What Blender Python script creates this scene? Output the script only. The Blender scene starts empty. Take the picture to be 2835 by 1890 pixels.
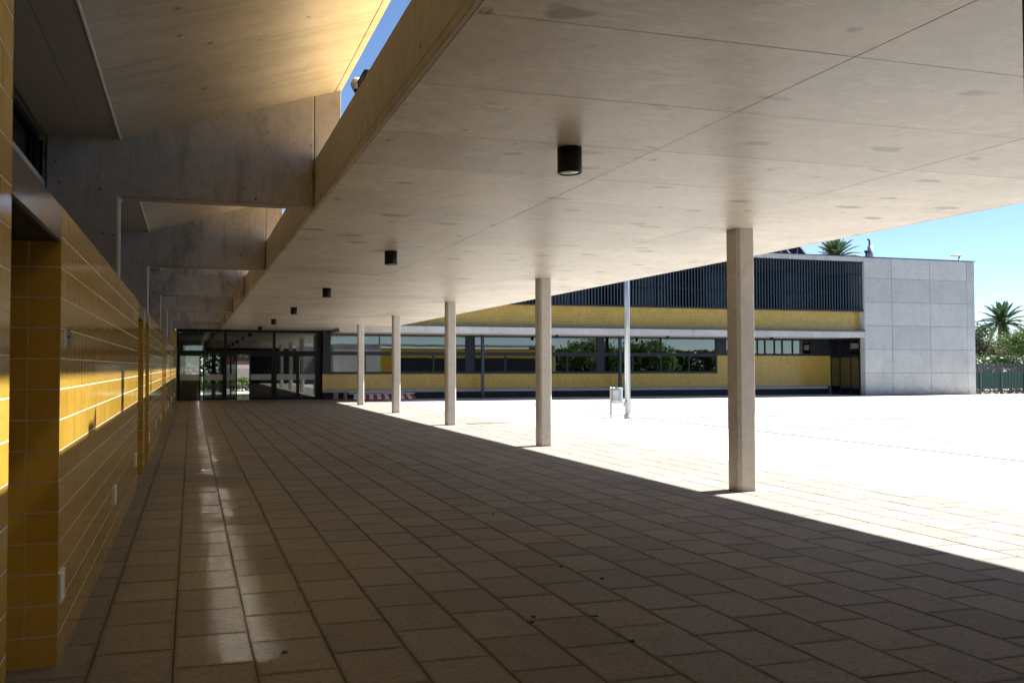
import bpy, bmesh, math, random
from math import radians, sin, cos, pi
from mathutils import Vector, Matrix, Euler

random.seed(7)
sc = bpy.context.scene
col = sc.collection

# ---------------------------------------------------------------- camera
CAM_H, YAW, PITCH, FPX, CX, CY = 1.46, 0.2602, 0.025, 2273.94, 1134.37, 958.2
W0, H0 = 2835.0, 1890.0
cam = bpy.data.cameras.new('camera'); cam_ob = bpy.data.objects.new('camera', cam); col.objects.link(cam_ob)
cam.sensor_width = 36.0; cam.sensor_fit = 'HORIZONTAL'
cam.lens = 36.0 * FPX / W0
cam.shift_x = (W0 / 2 - CX) / W0
cam.shift_y = (CY - H0 / 2) / W0
cam.clip_start = 0.05; cam.clip_end = 3000
cam_ob.location = (0, 0, CAM_H)
cam_ob.rotation_euler = (pi / 2 + PITCH, 0, -YAW)
sc.camera = cam_ob
_F = Vector((sin(YAW) * cos(PITCH), cos(YAW) * cos(PITCH), sin(PITCH))); _R = Vector((cos(YAW), -sin(YAW), 0)); _U = _R.cross(_F)
def seen_at(p):
    d = Vector(p) - Vector((0, 0, CAM_H)); w = d.dot(_F)
    if w < 0.1: return None
    return CX + FPX * d.dot(_R) / w, CY - FPX * d.dot(_U) / w, w

# ---------------------------------------------------------------- sky, sun, exposure
SUN = Vector((1.0, 0.17, 1.38)).normalized()
elev = math.asin(SUN.z); azim = math.atan2(SUN.x, SUN.y)
world = bpy.data.worlds.new('World'); sc.world = world; world.use_nodes = True
wn = world.node_tree; wn.nodes.clear()
sky = wn.nodes.new('ShaderNodeTexSky'); sky.sky_type = 'NISHITA'; sky.sun_disc = False
sky.sun_elevation = elev; sky.sun_rotation = azim; sky.air_density = 0.72; sky.dust_density = 0.0; sky.ozone_density = 4.0
bg = wn.nodes.new('ShaderNodeBackground'); bg.inputs['Strength'].default_value = 0.05
wo = wn.nodes.new('ShaderNodeOutputWorld')
wn.links.new(sky.outputs['Color'], bg.inputs['Color']); wn.links.new(bg.outputs['Background'], wo.inputs['Surface'])
sun = bpy.data.lights.new('sun', 'SUN'); sun.energy = 5.0; sun.angle = radians(0.53); sun.color = (1.0, 0.965, 0.90)
sun_ob = bpy.data.objects.new('sun', sun); col.objects.link(sun_ob)
sun_ob.location = SUN * 60
sun_ob.rotation_euler = SUN.to_track_quat('Z', 'Y').to_euler()
vs = sc.view_settings
vs.view_transform = 'Standard'; vs.look = 'None'; vs.exposure = 1.95; vs.gamma = 1.0; vs.use_curve_mapping = False
cy = sc.cycles
cy.use_denoising = True
try: cy.denoiser = 'OPENIMAGEDENOISE'
except Exception: pass
cy.max_bounces = 12; cy.diffuse_bounces = 7; cy.glossy_bounces = 6; cy.transparent_max_bounces = 24; cy.transmission_bounces = 6
cy.caustics_reflective = True; cy.caustics_refractive = False; cy.blur_glossy = 0.05
cy.sample_clamp_indirect = 0.0

# ---------------------------------------------------------------- materials
def newmat(name):
    m = bpy.data.materials.new(name); m.use_nodes = True
    nt = m.node_tree; nt.nodes.clear()
    out = nt.nodes.new('ShaderNodeOutputMaterial'); p = nt.nodes.new('ShaderNodeBsdfPrincipled')
    nt.links.new(p.outputs[0], out.inputs[0])
    return m, nt, p, out
def N(nt, t, **kw):
    n = nt.nodes.new(t)
    for k, v in kw.items():
        if k.startswith('i_'):
            n.inputs[k[2:].replace('_', ' ')].default_value = v
        else: setattr(n, k, v)
    return n
def coords(nt, kind='Object', scale=(1, 1, 1), rot=(0, 0, 0), world_space=False):
    mp = N(nt, 'ShaderNodeMapping'); mp.inputs['Scale'].default_value = scale; mp.inputs['Rotation'].default_value = rot
    if world_space:
        g = N(nt, 'ShaderNodeNewGeometry'); nt.links.new(g.outputs['Position'], mp.inputs['Vector'])
    else:
        tc = N(nt, 'ShaderNodeTexCoord'); nt.links.new(tc.outputs[kind], mp.inputs['Vector'])
    return mp.outputs['Vector']
def noise(nt, vec, scale, detail=4, rough=0.6, dist=0.0):
    n = N(nt, 'ShaderNodeTexNoise'); n.inputs['Scale'].default_value = scale; n.inputs['Detail'].default_value = detail
    n.inputs['Roughness'].default_value = rough; n.inputs['Distortion'].default_value = dist
    nt.links.new(vec, n.inputs['Vector']); return n.outputs['Fac']
def ramp(nt, fac, stops, interp='LINEAR'):
    r = N(nt, 'ShaderNodeValToRGB'); r.color_ramp.interpolation = interp
    els = r.color_ramp.elements
    while len(els) > 1: els.remove(els[0])
    els[0].position = stops[0][0]; els[0].color = tuple(stops[0][1]) + (1,)
    for p, c in stops[1:]:
        e = els.new(p); e.color = tuple(c) + (1,)
    nt.links.new(fac, r.inputs['Fac']); return r.outputs['Color']
def g3(v): return (v, v, v)
def mixc(nt, a, b, fac, blend='MIX'):
    m = N(nt, 'ShaderNodeMix', data_type='RGBA', blend_type=blend)
    for sock, v in ((m.inputs[0], fac), (m.inputs[6], a), (m.inputs[7], b)):
        if hasattr(v, 'is_output'): nt.links.new(v, sock)
        else: sock.default_value = v if not isinstance(v, tuple) or len(v) == 4 else v + (1,)
    return m.outputs[2]
def mathn(nt, op, a, b=0.0, clamp=False):
    m = N(nt, 'ShaderNodeMath', operation=op, use_clamp=clamp)
    for i, v in enumerate((a, b)):
        if hasattr(v, 'is_output'): nt.links.new(v, m.inputs[i])
        else: m.inputs[i].default_value = v
    return m.outputs[0]
def bump(nt, h, p, strength=0.2, distance=0.01):
    b = N(nt, 'ShaderNodeBump'); b.inputs['Strength'].default_value = strength; b.inputs['Distance'].default_value = distance
    nt.links.new(h, b.inputs['Height']); nt.links.new(b.outputs[0], p.inputs['Normal'])
def rnd(nt):
    oi = N(nt, 'ShaderNodeObjectInfo'); g = N(nt, 'ShaderNodeNewGeometry')
    s = mathn(nt, 'ADD', mathn(nt, 'MULTIPLY', oi.outputs['Random'], 7.31), mathn(nt, 'MULTIPLY', g.outputs['Random Per Island'], 3.77))
    return mathn(nt, 'FRACT', s)

def concrete(name, base, var=0.25, rough=0.75, spec=0.3, stain=0.0, streak=None, pores=0.0, rand=0.0, blotch=0.0, boards=None, grime=None, comb=0.0):
    m, nt, p, out = newmat(name)
    v = coords(nt, world_space=True)
    big = noise(nt, v, 0.7, 5, 0.62)
    fine = noise(nt, v, 9.0, 6, 0.7)
    c = mixc(nt, tuple(b * (1 - var) for b in base), tuple(min(1, b * (1 + var * .75)) for b in base), ramp(nt, big, [(.3, g3(0)), (.7, g3(1))]))
    c = mixc(nt, c, tuple(b * .62 for b in base), mathn(nt, 'MULTIPLY', ramp(nt, fine, [(.46, g3(0)), (.72, g3(1))]), .45))
    if streak:
        vs_ = coords(nt, world_space=True, scale=streak)
        s1 = noise(nt, vs_, 1.0, 6, 0.72, .4)
        c = mixc(nt, c, tuple(b * .6 for b in base), mathn(nt, 'MULTIPLY', ramp(nt, s1, [(.48, g3(0)), (.68, g3(1))]), .55))
        c = mixc(nt, c, tuple(min(1, b * 1.3) for b in base), mathn(nt, 'MULTIPLY', ramp(nt, s1, [(.28, g3(1)), (.42, g3(0))]), .5))
    if comb:
        s4 = noise(nt, coords(nt, world_space=True, scale=(3.5, 22.0, 1), rot=(0, 0, .3)), 1.0, 8, 0.85, .8)
        patch = ramp(nt, noise(nt, v, 1.9, 7, .75, .5), [(.45, g3(0)), (.58, g3(1))])
        c = mixc(nt, c, tuple(min(1, b * 1.28) for b in base), mathn(nt, 'MULTIPLY', mathn(nt, 'MULTIPLY', ramp(nt, s4, [(.46, g3(0)), (.62, g3(1))]), patch), comb))
        s5 = noise(nt, v, 5.5, 7, 0.75, 1.2)
        c = mixc(nt, c, tuple(b * .5 for b in base), mathn(nt, 'MULTIPLY', ramp(nt, s5, [(.58, g3(0)), (.70, g3(1))]), comb * .6))
        vo2 = N(nt, 'ShaderNodeTexVoronoi'); vo2.inputs['Scale'].default_value = 1.75; nt.links.new(v, vo2.inputs['Vector'])
        plug = mathn(nt, 'MULTIPLY', ramp(nt, vo2.outputs['Distance'], [(.05, g3(1)), (.085, g3(0))]), ramp(nt, noise(nt, v, 30, 3, .6), [(.35, g3(0)), (.5, g3(1))]))
        c = mixc(nt, c, (.10, .10, .095), mathn(nt, 'MULTIPLY', plug, .8))
    if blotch:
        vb = coords(nt, world_space=True, scale=(1.0, 2.1, 1.6))
        w = N(nt, 'ShaderNodeTexVoronoi'); w.inputs['Scale'].default_value = 1.15; w.inputs['Randomness'].default_value = 1.0
        wv = N(nt, 'ShaderNodeVectorMath', operation='ADD')
        nn = N(nt, 'ShaderNodeTexNoise'); nn.inputs['Scale'].default_value = 3.0; nt.links.new(vb, nn.inputs['Vector'])
        sc_ = N(nt, 'ShaderNodeVectorMath', operation='SCALE'); sc_.inputs['Scale'].default_value = 0.35
        nt.links.new(nn.outputs['Color'], sc_.inputs[0]); nt.links.new(vb, wv.inputs[0]); nt.links.new(sc_.outputs[0], wv.inputs[1]); nt.links.new(wv.outputs[0], w.inputs['Vector'])
        f = ramp(nt, w.outputs['Distance'], [(.13, g3(1)), (.19, g3(0))])
        c = mixc(nt, c, tuple(b * .5 for b in (base[0], base[1] * .96, base[2] * .9)), mathn(nt, 'MULTIPLY', f, blotch))
    if stain:
        vs2 = coords(nt, world_space=True, scale=(1, 1, .45))
        s2 = noise(nt, vs2, 1.7, 10, 0.78, .15)
        oi = N(nt, 'ShaderNodeObjectInfo')
        amt = mathn(nt, 'MULTIPLY', mathn(nt, 'ADD', mathn(nt, 'MULTIPLY', oi.outputs['Random'], 1.1), .45), stain)
        c = mixc(nt, c, tuple(b * .3 for b in base), mathn(nt, 'MULTIPLY', ramp(nt, s2, [(.5, g3(0)), (.66, g3(1))]), amt))
        c = mixc(nt, c, tuple(min(1, b * 1.35) for b in base), mathn(nt, 'MULTIPLY', ramp(nt, s2, [(.36, g3(1)), (.44, g3(0))]), mathn(nt, 'MULTIPLY', amt, .6)))
        s3 = noise(nt, coords(nt, world_space=True, scale=(5, 5, .5)), 2.0, 5, 0.6)
        c = mixc(nt, c, tuple(b * .45 for b in base), mathn(nt, 'MULTIPLY', ramp(nt, s3, [(.55, g3(0)), (.72, g3(1))]), stain * .7))
    if boards:
        vw = coords(nt, world_space=True)
        wv2 = N(nt, 'ShaderNodeTexWave', wave_type='BANDS', bands_direction=boards[0]); wv2.inputs['Scale'].default_value = boards[1]; wv2.inputs['Distortion'].default_value = .6
        nt.links.new(vw, wv2.inputs['Vector'])
        c = mixc(nt, c, tuple(b * .7 for b in base), mathn(nt, 'MULTIPLY', ramp(nt, wv2.outputs['Fac'], [(.0, g3(1)), (.12, g3(0))]), .4))
    if grime:
        # dirt splashed up from the ground along the foot
        g = N(nt, 'ShaderNodeNewGeometry'); sx = N(nt, 'ShaderNodeSeparateXYZ'); nt.links.new(g.outputs['Position'], sx.inputs[0])
        h = mathn(nt, 'ADD', sx.outputs['Z'], mathn(nt, 'MULTIPLY', mathn(nt, 'SUBTRACT', noise(nt, v, 3.0, 5), .5), grime * 1.6))
        c = mixc(nt, c, (.16, .11, .07), mathn(nt, 'MULTIPLY', ramp(nt, mathn(nt, 'DIVIDE', h, grime), [(.0, g3(1)), (.9, g3(0))]), .55))
    if rand:
        r = rnd(nt)
        c = mixc(nt, c, mixc(nt, (1 - rand,) * 3, (1 + rand * .5,) * 3, r), 1.0, 'MULTIPLY')
    if pores:
        vo = N(nt, 'ShaderNodeTexVoronoi'); vo.inputs['Scale'].default_value = pores
        nt.links.new(v, vo.inputs['Vector'])
        pick = noise(nt, v, pores * .8, 1)
        pf = mathn(nt, 'MULTIPLY', ramp(nt, vo.outputs['Distance'], [(.10, g3(1)), (.17, g3(0))]), ramp(nt, pick, [(.55, g3(0)), (.62, g3(1))]))
        c = mixc(nt, c, tuple(b * .25 for b in base), mathn(nt, 'MULTIPLY', pf, .85))
    nt.links.new(c, p.inputs['Base Color'])
    p.inputs['Roughness'].default_value = rough
    p.inputs['Specular IOR Level'].default_value = spec
    bump(nt, fine, p, .25, .004)
    return m

def plain(name, rgb, rough=0.5, metal=0.0, spec=0.5, wear=0.15, scale=6.0):
    m, nt, p, out = newmat(name)
    v = coords(nt, world_space=True); n = noise(nt, v, scale, 5, .65)
    c = mixc(nt, tuple(x * (1 - wear) for x in rgb), tuple(min(1, x * (1 + wear)) for x in rgb), n)
    nt.links.new(c, p.inputs['Base Color'])
    p.inputs['Metallic'].default_value = metal; p.inputs['Specular IOR Level'].default_value = spec
    r = N(nt, 'ShaderNodeMapRange'); r.inputs[3].default_value = max(.02, rough - .08); r.inputs[4].default_value = min(1, rough + .08)
    nt.links.new(n, r.inputs[0]); nt.links.new(r.outputs[0], p.inputs['Roughness'])
    return m

def tile_mat(name, lo, hi, rough=.09, wob=.6, spec=.95):
    m, nt, p, out = newmat(name)
    r = rnd(nt)
    c = ramp(nt, r, [(0, lo), (.5, tuple((a + b) / 2 for a, b in zip(lo, hi))), (1, hi)])
    v = coords(nt, world_space=True)
    n = noise(nt, v, 38.0, 3, .5)
    c = mixc(nt, c, tuple(x * .72 for x in lo), mathn(nt, 'MULTIPLY', ramp(nt, n, [(.5, g3(0)), (.8, g3(1))]), .5))
    nt.links.new(c, p.inputs['Base Color'])
    big = noise(nt, v, 1.1, 5, .6)
    c = mixc(nt, c, tuple(x * .6 for x in lo), mathn(nt, 'MULTIPLY', ramp(nt, big, [(.5, g3(0)), (.75, g3(1))]), .35))
    nt.links.new(c, p.inputs['Base Color'])
    rr = N(nt, 'ShaderNodeMapRange'); rr.inputs[3].default_value = rough * .7; rr.inputs[4].default_value = rough * 1.5
    nt.links.new(noise(nt, v, 4.0, 5, .7), rr.inputs[0]); nt.links.new(rr.outputs[0], p.inputs['Roughness'])
    p.inputs['Specular IOR Level'].default_value = spec
    h = mathn(nt, 'ADD', noise(nt, v, 11.0, 2, .5), mathn(nt, 'MULTIPLY', noise(nt, v, 32.0, 2, .5), .45))
    bump(nt, h, p, wob * .13, .01)
    if spec > .9:
        p.inputs['Coat Weight'].default_value = .15; p.inputs['Coat Roughness'].default_value = .08; p.inputs['Coat IOR'].default_value = 1.55
    return m

def glass_mat(name, tint=(.75, .85, .84), refl=1.0, coat=0.0):
    m = bpy.data.materials.new(name); m.use_nodes = True; nt = m.node_tree; nt.nodes.clear()
    out = N(nt, 'ShaderNodeOutputMaterial'); tr = N(nt, 'ShaderNodeBsdfTransparent'); gl = N(nt, 'ShaderNodeBsdfGlossy')
    tr.inputs[0].default_value = tint + (1,); gl.inputs['Roughness'].default_value = .012; gl.inputs['Color'].default_value = (.93, .97, .96, 1)
    fr = N(nt, 'ShaderNodeFresnel'); fr.inputs['IOR'].default_value = 1.65
    f = mathn(nt, 'ADD', mathn(nt, 'MULTIPLY', fr.outputs[0], refl), coat, True)
    v = coords(nt, world_space=True); h = noise(nt, v, .9, 2, .4)
    b = N(nt, 'ShaderNodeBump'); b.inputs['Strength'].default_value = .03; b.inputs['Distance'].default_value = .02
    nt.links.new(h, b.inputs['Height']); nt.links.new(b.outputs[0], gl.inputs['Normal'])
    mx = N(nt, 'ShaderNodeMixShader'); nt.links.new(f, mx.inputs[0]); nt.links.new(tr.outputs[0], mx.inputs[1]); nt.links.new(gl.outputs[0], mx.inputs[2])
    nt.links.new(mx.outputs[0], out.inputs[0])
    return m

def leaf_mat(name, lo, hi, rough=.5):
    m, nt, p, out = newmat(name)
    r = rnd(nt)
    c = ramp(nt, r, [(0, lo), (1, hi)])
    nt.links.new(c, p.inputs['Base Color']); p.inputs['Roughness'].default_value = rough
    p.inputs['Specular IOR Level'].default_value = .35
    tl = N(nt, 'ShaderNodeBsdfTranslucent'); nt.links.new(c, tl.inputs[0])
    mx = N(nt, 'ShaderNodeMixShader'); mx.inputs[0].default_value = .3
    nt.links.new(p.outputs[0], mx.inputs[1]); nt.links.new(tl.outputs[0], mx.inputs[2]); nt.links.new(mx.outputs[0], out.inputs[0])
    return m

def paver_mat():
    m, nt, p, out = newmat('paver_concrete')
    v = coords(nt, world_space=True)
    r = rnd(nt)
    base = ramp(nt, r, [(0, (.232, .212, .188)), (.35, (.262, .242, .216)), (.8, (.29, .266, .236)), (1, (.308, .274, .23))])
    grain = noise(nt, v, 140.0, 3, .8)
    c = mixc(nt, base, (.08, .065, .055), mathn(nt, 'MULTIPLY', ramp(nt, grain, [(.42, g3(0)), (.72, g3(1))]), .55))
    c = mixc(nt, c, (.46, .41, .35), mathn(nt, 'MULTIPLY', ramp(nt, grain, [(.25, g3(1)), (.42, g3(0))]), .4))
    mid = noise(nt, v, 34.0, 4, .75)
    c = mixc(nt, c, (.12, .105, .09), mathn(nt, 'MULTIPLY', ramp(nt, mid, [(.46, g3(0)), (.66, g3(1))]), .5))
    c = mixc(nt, c, (.40, .375, .34), mathn(nt, 'MULTIPLY', ramp(nt, mid, [(.30, g3(1)), (.44, g3(0))]), .35))
    big = noise(nt, v, .9, 6, .65)
    c = mixc(nt, c, (.20, .175, .155), mathn(nt, 'MULTIPLY', ramp(nt, big, [(.5, g3(0)), (.74, g3(1))]), .5))
    sp = noise(nt, v, 7.0, 5, .7)
    c = mixc(nt, c, (.44, .33, .22), mathn(nt, 'MULTIPLY', ramp(nt, sp, [(.66, g3(0)), (.74, g3(1))]), .5))
    at = N(nt, 'ShaderNodeAttribute', attribute_name='edge'); sx = N(nt, 'ShaderNodeSeparateXYZ'); nt.links.new(at.outputs['Vector'], sx.inputs[0])
    e = mathn(nt, 'MAXIMUM', mathn(nt, 'ABSOLUTE', sx.outputs[0]), mathn(nt, 'ABSOLUTE', sx.outputs[1]))
    e = mathn(nt, 'ADD', e, mathn(nt, 'MULTIPLY', mathn(nt, 'SUBTRACT', noise(nt, v, 9.0, 5, .7), .5), .35))
    c = mixc(nt, c, (.085, .07, .055), mathn(nt, 'MULTIPLY', ramp(nt, e, [(.88, g3(0)), (1.08, g3(1))]), .36))
    wear = noise(nt, v, 3.2, 7, .75)
    c = mixc(nt, c, (.13, .115, .10), mathn(nt, 'MULTIPLY', ramp(nt, wear, [(.54, g3(0)), (.68, g3(1))]), .4))
    nt.links.new(c, p.inputs['Base Color']); p.inputs['Roughness'].default_value = .85; p.inputs['Specular IOR Level'].default_value = .2
    bump(nt, grain, p, .5, .004)
    return m

M = {}
M['soffit'] = concrete('soffit_concrete', (.63, .565, .485), .17, .38, .5, pores=0, rand=.12, blotch=1.0, comb=1.0)
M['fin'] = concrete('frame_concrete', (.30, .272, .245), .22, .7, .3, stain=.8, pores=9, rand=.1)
M['slope'] = concrete('sloped_soffit_concrete', (.47, .435, .385), .18, .45, .4, streak=(.7, 6.0, 1), pores=6, rand=.08, comb=.35)
M['column'] = concrete('column_concrete', (.58, .55, .515), .12, .6, .35, pores=15, rand=.06, grime=.07)
M['upstand'] = concrete('upstand_concrete', (.46, .42, .36), .2, .6, .35, stain=.25, pores=6)
M['panel'] = concrete('panel_concrete', (.50, .495, .485), .1, .75, .3, stain=.14, pores=7, rand=.1, grime=.5)
M['fascia'] = concrete('fascia_concrete', (.50, .48, .46), .12, .7, .3, stain=.2, rand=.06)
M['plaza'] = concrete('plaza_concrete', (.51, .49, .455), .06, .8, .25)
M['court'] = concrete('court_concrete', (.196, .208, .216), .10, .75, .25)
M['ledge'] = concrete('ledge_stone', (.34, .33, .34), .1, .55, .4, rand=.08)
M['wall'] = concrete('rear_wall_render', (.30, .28, .26), .15, .8, .2)
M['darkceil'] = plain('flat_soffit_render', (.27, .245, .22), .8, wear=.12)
M['bead'] = plain('white_bead', (.75, .73, .70), .5)
M['sand'] = plain('joint_sand', (.095, .08, .065), .95, spec=.1)
M['paver'] = paver_mat()
M['tile'] = tile_mat('amber_glazed_tile', (.485, .29, .036), (.575, .352, .055))
M['tilefar'] = tile_mat('amber_glazed_tile_wing', (.41, .252, .022), (.49, .308, .036), .22, .2, .5)
M['grout'] = plain('pale_grout', (.55, .51, .43), .9, spec=.1)
M['groutfar'] = plain('ochre_grout', (.40, .345, .19), .9, spec=.1)
M['trim'] = plain('tile_edge_trim', (.45, .38, .25), .35, metal=.6)
M['lintel'] = plain('polished_steel', (.42, .39, .36), .16, metal=1.0, wear=.08)
M['black'] = plain('matt_black', (.012, .012, .014), .6)
M['steel'] = plain('anthracite_aluminium', (.011, .014, .021), .42, spec=.3)
M['doorframe'] = plain('black_door_frame', (.006, .006, .008), .5, spec=.25)
M['slat'] = plain('blue_grey_aluminium', (.032, .047, .07), .3, metal=.35)
M['flash'] = plain('zinc_flashing', (.09, .095, .11), .4, metal=.5)
M['glass'] = glass_mat('window_glass', (.24, .29, .28), 1.2, .105)
M['doorglass'] = glass_mat('door_glass', (.48, .54, .53), 1.2, .05)
M['dglass'] = glass_mat('clerestory_glass', (.2, .24, .28), .8)
M['frost'] = plain('frosted_film', (.33, .345, .345), .6)
M['lamp'] = plain('lamp_black', (.008, .008, .009), .55, spec=.3)
M['lens'] = plain('lamp_lens', (.80, .82, .82), .15, spec=.6)
M['white'] = plain('white_enamel', (.72, .72, .70), .45)
M['galv'] = plain('galvanised_steel', (.42, .46, .49), .38, metal=.6, wear=.2, scale=14)
M['red'] = plain('red_paint', (.42, .03, .04), .5)
M['barwhite'] = plain('white_board_paint', (.70, .69, .68), .5, wear=.1)
M['wood'] = plain('worn_wood', (.30, .22, .15), .8, wear=.35)
M['redcall'] = plain('red_plastic', (.62, .02, .02), .35)
M['roof'] = plain('golden_bounce_roof', (.74, .50, .20), .9, wear=.2, scale=30)  # unseen roof top, ochre made up to bounce golden light
M['greyroof'] = plain('grey_roof', (.35, .35, .35), .9)
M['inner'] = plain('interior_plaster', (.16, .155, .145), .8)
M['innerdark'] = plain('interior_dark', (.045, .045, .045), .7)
M['lobbyfloor'] = plain('lobby_stone_floor', (.20, .19, .18), .18, spec=.6)
M['ground'] = concrete('ground_earth', (.32, .29, .25), .2, .9, .1)
M['lineG'] = plain('green_line_paint', (.11, .165, .155), .7)
M['lineO'] = plain('orange_line_paint', (.20, .155, .125), .7)
M['lineW'] = plain('white_line_paint', (.80, .80, .80), .7)
M['bark'] = plain('palm_bark', (.10, .075, .055), .95, wear=.4, scale=9)
M['leafdark'] = leaf_mat('dark_green_leaf', (.02, .045, .018), (.06, .11, .035))
M['leafmid'] = leaf_mat('mid_green_leaf', (.045, .09, .02), (.13, .20, .05))
M['leafbright'] = leaf_mat('bright_green_leaf', (.04, .085, .015), (.11, .175, .04))
M['leafpine'] = leaf_mat('grey_green_leaf', (.035, .05, .022), (.095, .115, .048))
M['frond'] = leaf_mat('palm_frond_green', (.03, .07, .035), (.085, .14, .06))
M['net'] = plain('green_windbreak_net', (.02, .15, .10), .85)
M['fence'] = plain('fence_grey_steel', (.06, .065, .075), .45, metal=.3)
M['pv'] = plain('solar_cell', (.018, .02, .045), .12, spec=.7)
M['alu'] = plain('aluminium', (.55, .56, .58), .35, metal=.8)
M['brick'] = plain('red_brick_wall', (.20, .085, .06), .85, wear=.25, scale=20)
M['box'] = plain('white_lacquer', (.65, .66, .68), .4)
M['blue'] = plain('blue_plastic', (.05, .10, .32), .5)
M['leaflitter'] = plain('dry_leaf', (.018, .014, .012), .8)

# ---------------------------------------------------------------- geometry helpers
class MB:
    def __init__(s): s.v = []; s.f = []; s.sm = []; s.a = []
    def poly(s, pts, faces, smooth=False):
        b = len(s.v); s.v += [tuple(p) for p in pts]
        for f in faces: s.f.append(tuple(i + b for i in f)); s.sm.append(smooth)
    def box(s, x0, x1, y0, y1, z0, z1, T=None):
        p = [(x, y, z) for z in (z0, z1) for y in (y0, y1) for x in (x0, x1)]
        if T is not None: p = [tuple(T @ Vector(q)) for q in p]
        s.poly(p, [(0, 2, 3, 1), (4, 5, 7, 6), (0, 1, 5, 4), (2, 6, 7, 3), (0, 4, 6, 2), (1, 3, 7, 5)])
        return s
    def cbox(s, x0, x1, y0, y1, z0, z1, c, T=None):
        # box with every edge chamfered by c: 24 vertices
        xs, ys, zs = (x0, x1), (y0, y1), (z0, z1)
        pts = []; idx = {}
        for i in (0, 1):
            for j in (0, 1):
                for k in (0, 1):
                    a = [xs[i], ys[j], zs[k]]; d = [c if i == 0 else -c, c if j == 0 else -c, c if k == 0 else -c]
                    for ax in range(3):
                        q = [a[t] + (0 if t == ax else d[t]) for t in range(3)]
                        idx[(i, j, k, ax)] = len(pts); pts.append(q)
        F = []
        for ax in range(3):
            o = [t for t in range(3) if t != ax]
            for sd in (0, 1):
                quad = []
                for a, b in ((0, 0), (1, 0), (1, 1), (0, 1)):
                    key = [0, 0, 0]; key[ax] = sd; key[o[0]] = a; key[o[1]] = b; quad.append(idx[tuple(key) + (ax,)])
                F.append(quad)
            for a in (0, 1):
                for b in (0, 1):
                    k0 = [0, 0, 0]; k0[ax] = 0; k0[o[0]] = a; k0[o[1]] = b; k1 = list(k0); k1[ax] = 1
                    F.append([idx[tuple(k0) + (o[0],)], idx[tuple(k1) + (o[0],)], idx[tuple(k1) + (o[1],)], idx[tuple(k0) + (o[1],)]])
        for i in (0, 1):
            for j in (0, 1):
                for k in (0, 1): F.append([idx[(i, j, k, t)] for t in range(3)])
        ctr = Vector(((x0 + x1) / 2, (y0 + y1) / 2, (z0 + z1) / 2)); FF = []
        for f in F:
            P = [Vector(pts[i]) for i in f]; n = (P[1] - P[0]).cross(P[2] - P[0]); m = sum(P, Vector()) / len(P)
            FF.append(tuple(f) if n.dot(m - ctr) > 0 else tuple(reversed(f)))
        if T is not None: pts = [tuple(T @ Vector(q)) for q in pts]
        s.poly(pts, FF); return s
    def prism(s, pts2, a0, a1, axis='Y'):
        # pts2 counter-clockwise outline in the plane across the axis
        n = len(pts2)
        def mk(u, w, a): return {'Y': (u, a, w), 'X': (a, u, w), 'Z': (u, w, a)}[axis]
        P = [mk(u, w, a0) for u, w in pts2] + [mk(u, w, a1) for u, w in pts2]
        F = [tuple(range(n)), tuple(range(2 * n - 1, n - 1, -1))] + [(i, i + n, (i + 1) % n + n, (i + 1) % n) for i in range(n)]
        if axis != 'Y': F = [tuple(reversed(f)) for f in F]
        s.poly(P, F); return s
    def cyl(s, c, r, z0, z1, n=24, r1=None, T=None, caps=True):
        r1 = r if r1 is None else r1
        P = [(c[0] + r * cos(2 * pi * i / n), c[1] + r * sin(2 * pi * i / n), z0) for i in range(n)] + [(c[0] + r1 * cos(2 * pi * i / n), c[1] + r1 * sin(2 * pi * i / n), z1) for i in range(n)]
        if T is not None: P = [tuple(T @ Vector(q)) for q in P]
        b = len(s.v); s.poly(P, [(i, (i + 1) % n, (i + 1) % n + n, i + n) for i in range(n)], True)
        if caps:
            s.f += [tuple(b + i for i in range(n - 1, -1, -1)), tuple(b + n + i for i in range(n))]; s.sm += [False, False]
        return s
    def lathe(s, c, prof, n=28):
        P = []; m = len(prof)
        for r, z in prof: P += [(c[0] + r * cos(2 * pi * i / n), c[1] + r * sin(2 * pi * i / n), c[2] + z) for i in range(n)]
        F = [(k * n + i, k * n + (i + 1) % n, (k + 1) * n + (i + 1) % n, (k + 1) * n + i) for k in range(m - 1) for i in range(n)]
        s.poly(P, F, True); return s
    def tube(s, path, radii, n=10):
        P = []; m = len(path)
        for k, p in enumerate(path):
            p = Vector(p); t = (Vector(path[min(k + 1, m - 1)]) - Vector(path[max(k - 1, 0)])).normalized()
            a = t.cross(Vector((0, 1, 0)) if abs(t.y) < .9 else Vector((1, 0, 0))).normalized(); b = t.cross(a)
            r = radii[k] if isinstance(radii, (list, tuple)) else radii
            P += [tuple(p + (a * cos(2 * pi * i / n) + b * sin(2 * pi * i / n)) * r) for i in range(n)]
        F = [(k * n + i, k * n + (i + 1) % n, (k + 1) * n + (i + 1) % n, (k + 1) * n + i) for k in range(m - 1) for i in range(n)]
        F += [tuple(range(n - 1, -1, -1)), tuple(range((m - 1) * n, m * n))]
        s.poly(P, F, True); return s
    def me(s, name):
        me = bpy.data.meshes.new(name); me.from_pydata(s.v, [], s.f)
        me.polygons.foreach_set('use_smooth', s.sm)
        if s.a:
            at = me.attributes.new('edge', 'FLOAT_VECTOR', 'POINT'); at.data.foreach_set('vector', [t for q in s.a for t in q])
        me.update(); return me

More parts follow.
